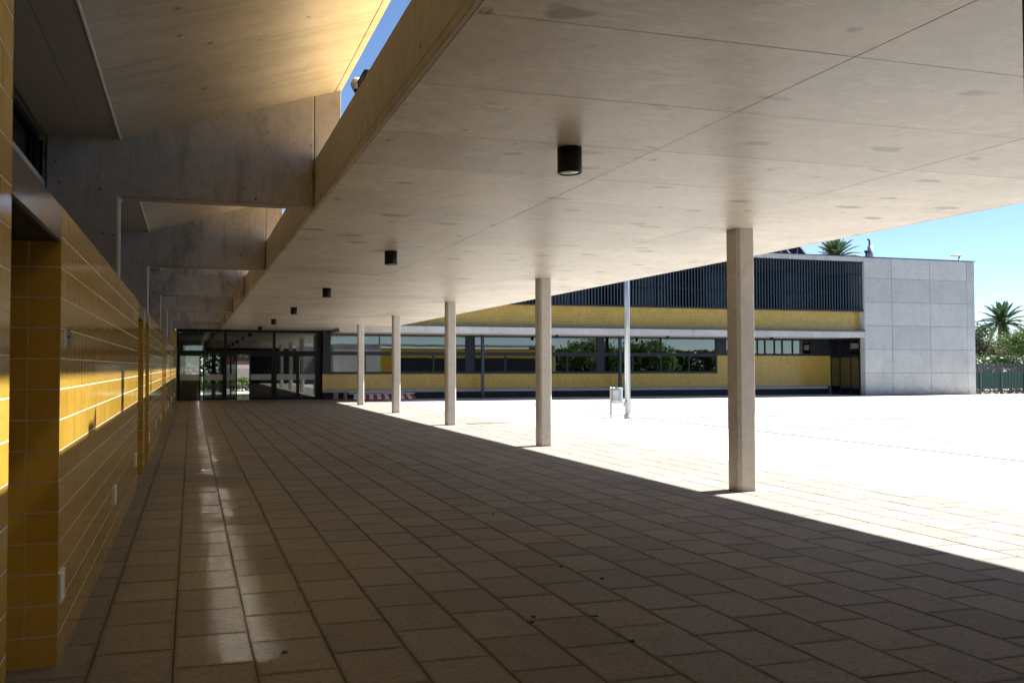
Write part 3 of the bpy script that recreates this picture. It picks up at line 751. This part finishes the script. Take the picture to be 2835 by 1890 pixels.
slat = MB().cbox(-.026, .026, -.055, .055, 0, 2.42, .006).me('slat')
k = 0; xs_ = 33.02
while xs_ > 12.6:
    o = ob('slat', slat, 'slat', wg, (xs_, YL, 4.332), (0, 0, radians(-30))); o.location = Vector(o.location) - Vector(wg.location); xs_ -= .1645
# glazing behind the louvres
for i in range(9):
    xa = 12.6 + i * 2.26
    w = part(wg, 'upper_window', 'steel', (xa, xa + 2.2, YU + .5, YU + .56, 4.27, 4.33), (xa, xa + 2.2, YU + .5, YU + .56, 5.2, 5.32), (xa, xa + 2.2, YU + .5, YU + .56, 6.2, 6.3), (xa, xa + .06, YU + .5, YU + .56, 4.33, 5.2), (xa, xa + .06, YU + .5, YU + .56, 5.32, 6.2))
    ob('pane', MB().box(xa + .06, xa + 2.2, YU + .52, YU + .528, 4.33, 5.2), 'dglass', w); ob('pane', MB().box(xa + .06, xa + 2.2, YU + .52, YU + .528, 5.32, 6.2), 'dglass', w)
# ground floor
part(wg, 'plinth', 'black', (5.72, 33.0, YG + .12, YG + .3, 0, .31))
xx = 5.67
while xx < 32.4:
    x2 = min(xx + 2.05, 33.0 - .45); part(wg, 'ledge', 'ledge', (xx + .003, x2 - .003, YG - .28, YG + .2, .308, .44), c=.006); xx = x2 if x2 > xx + .1 else 99
part(wg, 'wall', 'groutfar', (5.70, 26.4, YG + .004, YG + .2, .442, 1.125), (26.4, 32.98, YG + .004, YG + .2, .442, 2.035), (26.06, 26.4, YG + .0045, YG + .2, 1.125, 2.035))
tile_band(5.69, 26.06, .445, 1.12, YG); tile_band(26.075, 32.97, .445, 2.03, YG)
part(wg, 'corner_panel', 'steel', (5.712, 6.02, YG - .01, YG + .29, 1.13, H + .011))
bays = [(6.02, 12.51), (12.85, 19.29), (19.61, 26.0)]
for bi, (xa, xb) in enumerate(bays):
    w = part(wg, 'window', 'steel', (xa, xb, YG, YG + .1, 2.895, ZS + .004), (xa, xb, YG - .004, YG + .1, 1.985, 2.155), (xa, xb, YG - .006, YG + .1, 1.128, 1.235), (xa, xa + .05, YG + .002, YG + .1, 1.235, 1.985), (xb - .05, xb, YG + .002, YG + .1, 1.235, 1.985), (xa, xa + .05, YG + .002, YG + .1, 2.155, 2.895), (xb - .05, xb, YG + .002, YG + .1, 2.155, 2.895))
    q = (xb - xa) / 4
    for k in (1, 2, 3): ob('mullion', MB().box(xa + k * q - .035, xa + k * q + .035, YG - .002, YG + .1, 1.235, 1.985), 'steel', w)
    ob('mullion', MB().box(xa + 2 * q - .03, xa + 2 * q + .03, YG, YG + .1, 2.155, 2.895), 'steel', w)
    for k in range(4): ob('pane', MB().box(xa + k * q + .036, xa + (k + 1) * q - .036, YG + .04, YG + .048, 1.236, 1.984), 'glass', w)
    for k in range(2): ob('pane', MB().box(xa + 2 * k * q + .036, xa + 2 * (k + 1) * q - .036, YG + .04, YG + .048, 2.156, 2.894), 'glass', w)
    part(wg, 'wall_panel', 'steel', (xb, (bays[bi + 1][0] if bi < 2 else 26.56), YG - .008, YG + .2, 1.13 if bi < 2 else 2.04, ZS))
xm = [26.56, 27.6, 28.47, 28.93, 29.51, 29.99, 30.63, 31.72]
w = part(wg, 'strip_window', 'steel', (26.56, 31.72, YG, YG + .1, 2.84, ZS + .004), (26.56, 31.72, YG - .004, YG + .1, 2.04, 2.15))
for a, b in zip(xm, xm[1:]):
    ob('mullion', MB().box(a - .03, a + .03, YG, YG + .1, 2.15, 2.84), 'steel', w); ob('pane', MB().box(a + .03, b - .03, YG + .04, YG + .048, 2.15, 2.84), 'glass', w)
part(wg, 'wall_panel', 'steel', (31.72, 33.0, YG - .008, YG + .2, 2.04, ZS))
# glass return beside the end wall
w = part(wg, 'glass_return', 'steel', (33.0, 33.026, YU - .02, YG - .01, 2.83, ZS), (33.0, 33.026, YU - .02, YG - .01, 1.93, 2.05), (33.0, 33.026, YU - .02, YG - .01, 0, .08), (33.0, 33.026, YU - .02, YU + .1, .08, 2.83), (33.0, 33.026, 35.2, 35.28, .08, 1.93), (33.0, 33.026, 35.9, 36.0, .08, 2.83), (33.0, 33.026, YG - .07, YG - .01, .08, 2.83))
ob('pane', MB().box(33.008, 33.014, YU + .1, YG - .07, .08, 2.83), 'glass', w)
# inside of the wing
part(wg, 'room_floor', 'inner', (6.0, 33.0, YG + .21, 42, -.05, 0)); part(wg, 'room_back', 'inner', (6.0, 33.0, 42, 42.1, 0, 3.1)); part(wg, 'room_ceiling', 'inner', (6.0, 33.0, YG + .21, 42, 2.95, 3.02))
for x in (12.68, 19.45, 26.3): part(wg, 'partition', 'inner', (x - .06, x + .06, YG + .21, 42, 0, 2.95))
part(wg, 'side_wall', 'inner', (5.9, 6.0, YG + .21, 46, 0, 6.9)); part(wg, 'rear_facade', 'inner', (5.9, 33.05, 45.9, 46, 0, 6.9))
part(wg, 'room_ceiling', 'inner', (6.0, 33.0, YU + 1.0, 45.9, 3.2, 3.3))
for x in (13.085, 20.17): part(wg, 'canopy_post', 'slat', (x - .06, x + .06, 35.94, 36.06, -.002, ZS + .006))
tb = ['white table inside the left window of the wing', 'long white table inside the wing behind the second window', 'white table stacked with trays behind the third window']
for (x, y), lb in zip(((10.0, 37.9), (15.0, 37.8), (22.5, 37.9)), tb):
    t = thing('table', lb, 'table', (x, y, 0), 0, 'tables inside the wing')
    ob('table_top', MB().cbox(-.9, .9, -.35, .35, 1.24, 1.30, .005), 'box', t)
    for a in (-.85, .85):
        for b in (-.3, .3): ob('leg', MB().box(a - .03, a + .03, b - .03, b + .03, 0, 1.24), 'alu', t)
    if x == 10.0: bx_ = thing('storage_box', 'blue box standing on the white table behind the left window', 'box', (x - 1.4, y, 0)); ob('body', MB().cbox(-.2, .2, -.2, .2, 0, 1.5, .01), 'blue', bx_); ob('lid', MB().cbox(-.21, .21, -.21, .21, 1.501, 1.55, .008), 'box', bx_)
for x, lb in ((16.473, 'small black downlight under the wing canopy left of the lamp post'), (22.3, 'small black downlight under the wing canopy right of the lamp post'), (28.2, 'small black downlight under the wing canopy behind the nearest column')):
    downlight(x, 35.2, ZS + .007, lb, .8)

# things on the roof
fs = thing('flue', 'grey cylindrical flue with bent pipe on the wing roof', 'flue', (37.05, 38, 7.0))
ob('casing', MB().cyl((0, 0), .155, 0, 1.27, 20), 'galv', fs); ob('pipe', MB().tube([(-.06, 0, 1.27), (-.06, 0, 1.5), (-.07, 0, 1.58), (-.12, 0, 1.64), (-.18, 0, 1.65)], .05, 10), 'brick', fs)
rv = thing('roof_ventilator', 'small black ventilator beside the flue on the roof', 'ventilator', (36.76, 38, 7.0))
ob('body', MB().lathe((0, 0, 0), [(.07, 0), (.07, .55), (.09, .6), (.05, .72), (.05, .85), (.11, .93), (.11, 1.0), (.001, 1.0)], 16), 'black', rv)
for i in range(2):
    t = thing('solar_panel', ['dark solar panel tilted on the wing roof, nearer the flue', 'dark solar panel tilted on the wing roof, half hidden by the canopy'][i], 'solar panel', (31.15 - i * 1.0, 37.2, 7.0), 0, 'solar panels on the wing roof')
    T = Matrix.Translation((0, 0, .5)) @ Matrix.Rotation(radians(46), 4, 'Y')
    ob('module', MB().box(-.5, .55, -.9, .9, -.02, .02, T), 'pv', t)
    ob('rim', MB().box(-.54, -.5, -.92, .92, -.03, .03, T).box(.55, .59, -.92, .92, -.03, .03, T).box(-.5, .55, -.92, -.9, -.03, .03, T).box(-.5, .55, .9, .92, -.03, .03, T), 'alu', t)
    ob('stand', MB().tube([(-.3, -.8, .75), (-.45, -.8, -.02)], .02, 6).tube([(-.3, .8, .75), (-.45, .8, -.02)], .02, 6), 'alu', t)
sl2 = thing('street_lamp', 'street lamp head showing above the concrete end wall', 'street lamp', (51.35, 45.0, 0))
ob('pole', MB().cyl((0, 0), .07, -.09, 9.1, 12), 'galv', sl2); ob('head', MB().lathe((-.28, 0, 9.1), [(.001, .1), (.2, .09), (.36, .03), (.36, 0), (.001, -.03)], 20), 'galv', sl2)
cb = thing('dome_camera', 'white dome camera on the upstand at the edge of the roof slot', 'camera', (1.232, 6.2, UP))
ob('dome', MB().lathe((0, 0, .06), [(.001, -.055), (.04, -.04), (.055, 0), (.04, .04), (.001, .055)], 20), 'white', cb); ob('foot', MB().cyl((0, 0), .03, 0, .03, 12), 'black', cb)
bk = thing('roof_bracket', 'dark metal box on the upstand beside the roof slot', 'box', (1.265, 5.98, UP)); ob('body', MB().cbox(-.05, .03, -.14, .14, 0, .04, .004), 'steel', bk); ob('lid', MB().cbox(-.055, .035, -.145, .145, .0405, .048, .002), 'steel', bk)

# ================================================================= STREET FURNITURE
lp = thing('lamp_post', 'tall grey lamp post standing on the sunny court edge beside the bin', 'lamp post', (11.91, 20.84, -.001))
ob('pole', MB().cyl((0, 0), .079, 0, 6.5, 20, .06), 'galv', lp)
ob('base', MB().lathe((0, 0, 0), [(.001, .11), (.085, .11), (.1, .09), (.1, 0)], 20), 'fascia', lp)
hb = ob('hatch', MB().cbox(-.1, -.02, -.06, .06, .34, .50, .008), 'galv', lp)
ob('lantern', MB().cbox(-.3, .3, -.12, .12, 6.5, 6.6, .02), 'galv', lp)
bn = thing('litter_bin', 'grey perforated metal litter bin on a post beside the lamp post', 'bin', (11.8, 21.3, -.001))
ob('post', MB().cbox(-.185, -.145, -.02, .02, 0, .87, .006), 'galv', bn)
m = MB(); m.lathe((0.03, 0, .43), [(.001, .012), (.155, .012), (.16, 0), (.165, 0), (.165, .09), (.162, .1), (.162, .32), (.165, .33), (.165, .43), (.158, .435), (.152, .43), (.152, .02)], 32)
ob('basket', m, 'galv', bn)
for k in range(10):
    m = MB(); m.lathe((.03, 0, .535 + k * .0225), [(.1635, 0), (.1665, .004), (.1665, .008), (.1635, .012)], 32); ob('rib', m, 'alu', bn)
ob('bracket', MB().box(-.146, -.12, -.03, .03, .5, .54).box(-.146, -.12, -.03, .03, .76, .80), 'galv', bn)

# barrier boards stacked in front of the wing
def board(a, b, z, hgt, th, label, striped):
    a, b = Vector(a), Vector(b); L = (b - a).length; ang = math.atan2((b - a).y, (b - a).x)
    t = thing('barrier_board', label, 'barrier', (a.x, a.y, z), ang, 'barrier boards stacked by the wall')
    if striped:
        n = 16
        for i in range(n): ob('stripe', MB().box(i * L / n, (i + 1) * L / n, 0, th, 0, hgt), 'red' if i % 2 else 'barwhite', t)
    else:
        ob('board', MB().cbox(0, L, 0, th, 0, hgt, .004), 'barwhite', t)
    return t
board((6.9, 35.45), (9.75, 35.55), .03, .11, .04, 'red and white striped barrier board lowest at the front of the stack', True)
board((6.95, 35.62), (9.7, 35.70), .145, .095, .04, 'red and white striped barrier board behind the lowest one', True)
board((6.7, 35.5), (9.7, 35.5), .262, .03, .22, 'white plank lying on top of the striped barriers', False)
board((6.75, 35.85), (9.3, 35.85), .33, .03, .22, 'white plank at the back of the barrier stack, topmost', False)
for i, (x, lb) in enumerate(((6.6, 'wooden trestle under the left end of the barrier stack'), (9.5, 'wooden trestle under the right end of the barrier stack'))):
    t = thing('trestle', lb, 'trestle', (x, 35.75, 0), 0, 'trestles under the barriers')
    ob('foot', MB().cbox(-.08, .08, -.32, .32, .0, .03, .004), 'wood', t); ob('block', MB().cbox(-.06, .06, -.02, .3, .031, .24, .006).cbox(-.05, .05, .08, .3, .241, .329, .006), 'wood', t)

# leaves on the paving
lm = MB(); lm.poly([(-.02, -.008, .004), (0, -.014, .012), (.022, -.004, .003), (.018, .01, .010), (-.006, .014, .003), (-.022, .006, .011)], [(0, 1, 2, 3), (0, 3, 4, 5)])
lme = lm.me('fallen_leaf')
leaf_labels = ['dry leaf beside the strip of light at the lower left of the paving', 'dry leaf right of centre, farther of the two lone leaves there', 'dry leaf right of centre, nearer of the two lone leaves there',
               'farther leaf of the close pair at the lower middle of the paving', 'nearer leaf of the close pair at the lower middle of the paving', 'dry leaf just right of the close pair at the lower middle',
               'dry leaf nearest the bottom edge, right of the close pair', 'single dry leaf in the middle of the shaded paving', 'farthest dry leaf out on the shaded paving', 'dry leaf by the foot of the tiled wall far back']
for i, (x, y) in enumerate(((.47, 4.25), (2.61, 5.54), (2.74, 5.16), (1.94, 4.48), (1.88, 4.39), (2.29, 4.4), (2.27, 3.95), (2.89, 7.65), (3.53, 10.36), (-.45, 18.76))):
    ob('fallen_leaf', lme, 'leaflitter', None, (x, y, 0), (0, 0, random.uniform(0, 6)), label=leaf_labels[i], cat='leaf', group='dry leaves on the paving')

# dark lodge beside the camera; corner seen, unseen side walls added to block light
kb = thing('lodge_and_light_screen', 'dark panelled wall corner at the right edge, close to the camera', 'building', (1.225, .955, 0))
part(kb, 'corner_post', 'black', (1.2185, 1.30, .88, .955, 0, H - .004))
part(kb, 'wall', 'steel', (1.24, 9.0, .86, .94, 0, H - .004), (1.24, 1.32, -7, .86, 0, H - .004))
part(kb, 'side_wall', 'fascia', (11.3, 11.45, .94, 6.4, 0, 3.3)); part(kb, 'side_wall', 'fascia', (9.0, 11.3, .80, .93, 0, 3.3))  # unseen walls added to keep courtyard bounce off the near alcove and ceiling
part(kb, 'concrete_wall', 'fascia', (11.45, 15.3, 6.25, 6.4, 0, 3.2)); part(kb, 'tiled_wall', 'tilefar', (15.3, 31.0, 6.25, 6.4, 0, 3.0)); part(kb, 'roof_edge', 'fascia', (11.3, 31.1, .9, 6.45, 3.302, 3.36), (11.3, 31.0, 6.26, 6.39, 3.2, 3.3))
part(kb, 'window_band', 'steel', (17, 30, 6.402, 6.42, 1.0, 2.2)); part(kb, 'side_wall', 'fascia', (31.0, 31.1, .9, 6.4, 0, 3.3))

# ================================================================= FENCE, PLANTS
fe = thing('boundary_fence', 'grey steel bar fence with green net right of the concrete end wall', 'fence', (40.2, 34.6, 0))
bar = MB().box(-.014, .014, -.014, .014, .02, 1.62).me('bar')
nb = 0; x = 0.0
while x < 8.0:
    ob('bar', bar, 'fence', fe, (x, 0, 0)); x += .105
ob('rail', MB().box(-.1, 8, .016, .045, 1.5, 1.55), 'fence', fe); ob('rail', MB().box(-.1, 8, .016, .045, .14, .19), 'fence', fe)
for x in (.55, 2.0, 3.6, 5.2, 6.8): ob('post', MB().cbox(x - .04, x + .04, -.04, .05, -.09, 1.66, .005), 'fence', fe)
ob('net', MB().box(-.1, 8, .06, .07, .28, 1.18), 'net', fe)

def leafquad(mb, c, size, rng):
    d = Vector((rng.gauss(0, 1), rng.gauss(0, 1), rng.gauss(0, .7))).normalized(); a = d.cross(Vector((rng.gauss(0, 1), rng.gauss(0, 1), rng.gauss(0, 1)))).normalized()
    s = size * rng.uniform(.6, 1.35); c = Vector(c)
    mb.poly([tuple(c - d * s), tuple(c + a * s * .45), tuple(c + d * s), tuple(c - a * s * .45)], [(0, 1, 2, 3)])
def crown(lobes, n, size, seed):
    rng = random.Random(seed); mb = MB()
    tot = sum(l[3] * l[3] for l in lobes)
    for (x, y, z, r) in lobes:
        k = int(n * r * r / tot)
        clumps = []
        for _ in range(max(5, int(r * 9))):
            v = Vector((rng.gauss(0, 1), rng.gauss(0, 1), rng.gauss(0, 1))).normalized() * r * rng.uniform(.55, 1.02); clumps.append(v)
        for i in range(k):
            v = rng.choice(clumps); cs = r * .3
            leafquad(mb, (x + v.x + rng.gauss(0, cs), y + v.y + rng.gauss(0, cs), z + v.z * .85 + rng.gauss(0, cs * .8)), size, rng)
    return mb
def tree(name, label, base, trunk_h, lobes, n, size, leaf, seed, tr=.16, lean=(0, 0), cat='tree', group=None):
    t = thing(name, label, cat, base, 0, group)
    top = (lean[0], lean[1], trunk_h)
    m = MB().tube([(0, 0, -.1), (lean[0] * .3, lean[1] * .3, trunk_h * .5), top], [tr, tr * .8, tr * .55], 10)
    rng = random.Random(seed + 1)
    for (x, y, z, r) in lobes:
        m.tube([top, ((top[0] + x) / 2 + rng.uniform(-.1, .1), (top[1] + y) / 2, (top[2] + z) / 2 + .1), (x, y, z)], [tr * .5, tr * .32, tr * .12], 6)
    ob('trunk', m, 'bark', t); ob('crown', crown(lobes, n, size, seed), leaf, t)
    return t
def frond_mesh(L, seed, droop=1.0):
    rng = random.Random(seed); mb = MB(); pts = []
    n = 22
    for i in range(n + 1):
        u = i / n; pts.append(Vector((L * (u - .10 * u * u * droop), 0, L * (.22 * u - .42 * droop * u * u))))
    mb.tube([tuple(p) for p in pts[::2]], [.035 * (1 - .85 * i / (n // 2)) * L / 2 for i in range(n // 2 + 1)], 5)
    for i in range(3, n + 1):
        u = i / n; ll = L * .22 * (sin(pi * min(1, u * .9 + .12)) ** .7) + .04
        t = (pts[min(i + 1, n)] - pts[i - 1]).normalized()
        for sd in (-1, 1):
            for h in (0, .5):
                p = pts[i - 1].lerp(pts[i], h); d = (t * 1.25 + Vector((0, sd * .8, .35)) + Vector((rng.uniform(-.1, .1), 0, rng.uniform(-.15, .1)))).normalized()
                w = t * (.016 * L); mid = p + d * ll * .55; tip = p + d * ll - Vector((0, 0, ll * .25))
                mb.poly([tuple(p - w), tuple(p + w), tuple(mid + w), tuple(mid - w), tuple(tip)], [(0, 1, 2, 3), (3, 2, 4)])
    return mb.me('frond')
def palm(label, base, th, L, lean, nf, seed):
    t = thing('palm_tree', label, 'palm tree', base, 0, 'palm trees')
    rng = random.Random(seed)
    path = [(lean[0] * (i / 10) ** 1.5, lean[1] * (i / 10), th * i / 10 - (.1 if i == 0 else 0)) for i in range(11)]
    ob('trunk', MB().tube(path, [(.27 - .008 * i) * (1.06 if i % 2 else .96) * (1.25 if i > 8 else 1) * L / 2.3 for i in range(11)], 12), 'bark', t)
    ms = [frond_mesh(L * s, seed + i, dr) for i, (s, dr) in enumerate(((1, 1.0), (.95, .7), (1.05, 1.25), (.85, .4)))]
    for i in range(nf):
        u = i / nf; pitch = -radians(78 - 100 * u) ; mi = 3 if u < .2 else (1 if u < .5 else (0 if u < .8 else 2))
        ob('frond', ms[mi], 'frond', t, (lean[0], lean[1], th), (rng.uniform(-.2, .2), pitch, i * 2.399 + rng.uniform(-.2, .2)))
    return t
palm('slender palm with leaning dark trunk right of the concrete end wall', (58.2, 48, -.09), 4.75, 2.2, (.55, 0), 34, 3)
palm('palm crown showing above the wing roof', (46.4, 51, -.09), 9.5, 2.2, (.1, 0), 40, 9)
tree('grey_green_tree', 'loose grey green tree between the concrete wall and the palm', (64.6, 54, -.09), 2.4, [(-.6, 0, 3.7, 1.3), (1.2, .4, 3.2, 1.2), (-1.8, 0, 2.9, 1.2), (2.6, -.5, 2.8, 1.2)], 9000, .10, 'leafpine', 21)
tree('pine_tree', 'dark green tree behind the palm trunk', (68.0, 53, -.09), 2.2, [(0, 0, 3.0, 1.5), (-2.0, 0, 2.7, 1.3), (2.0, 0, 3.2, 1.5)], 7000, .10, 'leafdark', 23)
tree('bright_tree', 'bright green round tree at the right edge beyond the fence', (52.6, 41.5, -.09), 1.9, [(0, 0, 3.0, 1.15), (.9, .2, 3.6, 1.1), (-.5, -.2, 3.5, .7)], 9000, .08, 'leafbright', 25)
def hedge(label, x0, x1, y, h, n, leaf, seed, dep=.8, size=.09):
    t = thing('hedge', label, 'hedge', (x0, y, -.05), 0, 'hedges')
    rng = random.Random(seed); m = MB()
    for _ in range(n):
        x = rng.uniform(0, x1 - x0); e = rng.random()
        z = h * (1 - .25 * rng.random() ** 2) * (.85 + .15 * sin(x * 2.1 + seed)) if e < .5 else rng.uniform(.0, h)
        leafquad(m, (x, rng.gauss(0, dep * .35), z), size, rng)
    ob('foliage', m, leaf, t); m = MB()
    for i in range(int((x1 - x0) / 1.5) + 1): m.tube([(i * 1.5, 0, 0), (i * 1.5 + .1, .05, h * .8)], .03, 5)
    ob('stems', m, 'bark', t)
hedge('dark leafy hedge behind the grey fence', 40.6, 50.5, 36.4, 2.15, 9000, 'leafdark', 31)
hedge('sunny shrub bed in front of the low garden wall', -6, 9, 50.5, .85, 9000, 'leafmid', 33, .9)
hedge('tall dark hedge beyond the entrance hall on the left', -7, 2.1, 53.5, 3.4, 14000, 'leafdark', 34, 1.0, .13)
tree('street_tree', 'tree trunk with green leaves seen through the entrance hall', (1.75, 49.0, -.003), 3.2, [(0, 0, 3.6, 1.0), (-1.5, 0, 3.0, 1.0), (1.4, .2, 3.0, .9)], 5000, .11, 'leafmid', 35, .2)
tree('garden_tree', 'leafy tree outside the far left of the entrance hall', (-2.4, 51.5, -.003), 2.0, [(0, 0, 2.6, 1.1), (1.6, 0, 2.4, 1.0), (-1.2, 0, 2.6, 1.0)], 5000, .11, 'leafmid', 37, .13)
# trees behind the camera, mirrored in the wing windows
for i, (x, lb) in enumerate(((36.0, 'broad tree mirrored in the right windows of the wing'), (41.5, 'second tree mirrored in the right windows of the wing'))):
    tree('broadleaf_tree', lb, (x, 4, -.09), 1.6, [(0, 0, 2.9, 1.5), (-1.8, 0, 2.5, 1.2), (1.7, .4, 2.4, 1.3)], 5000, .16, 'leafmid', 41 + i)
hedge('long tall hedge mirrored in the right windows of the wing', 31.6, 52, 1.5, 3.1, 15000, 'leafdark', 47, 1.0, .26)
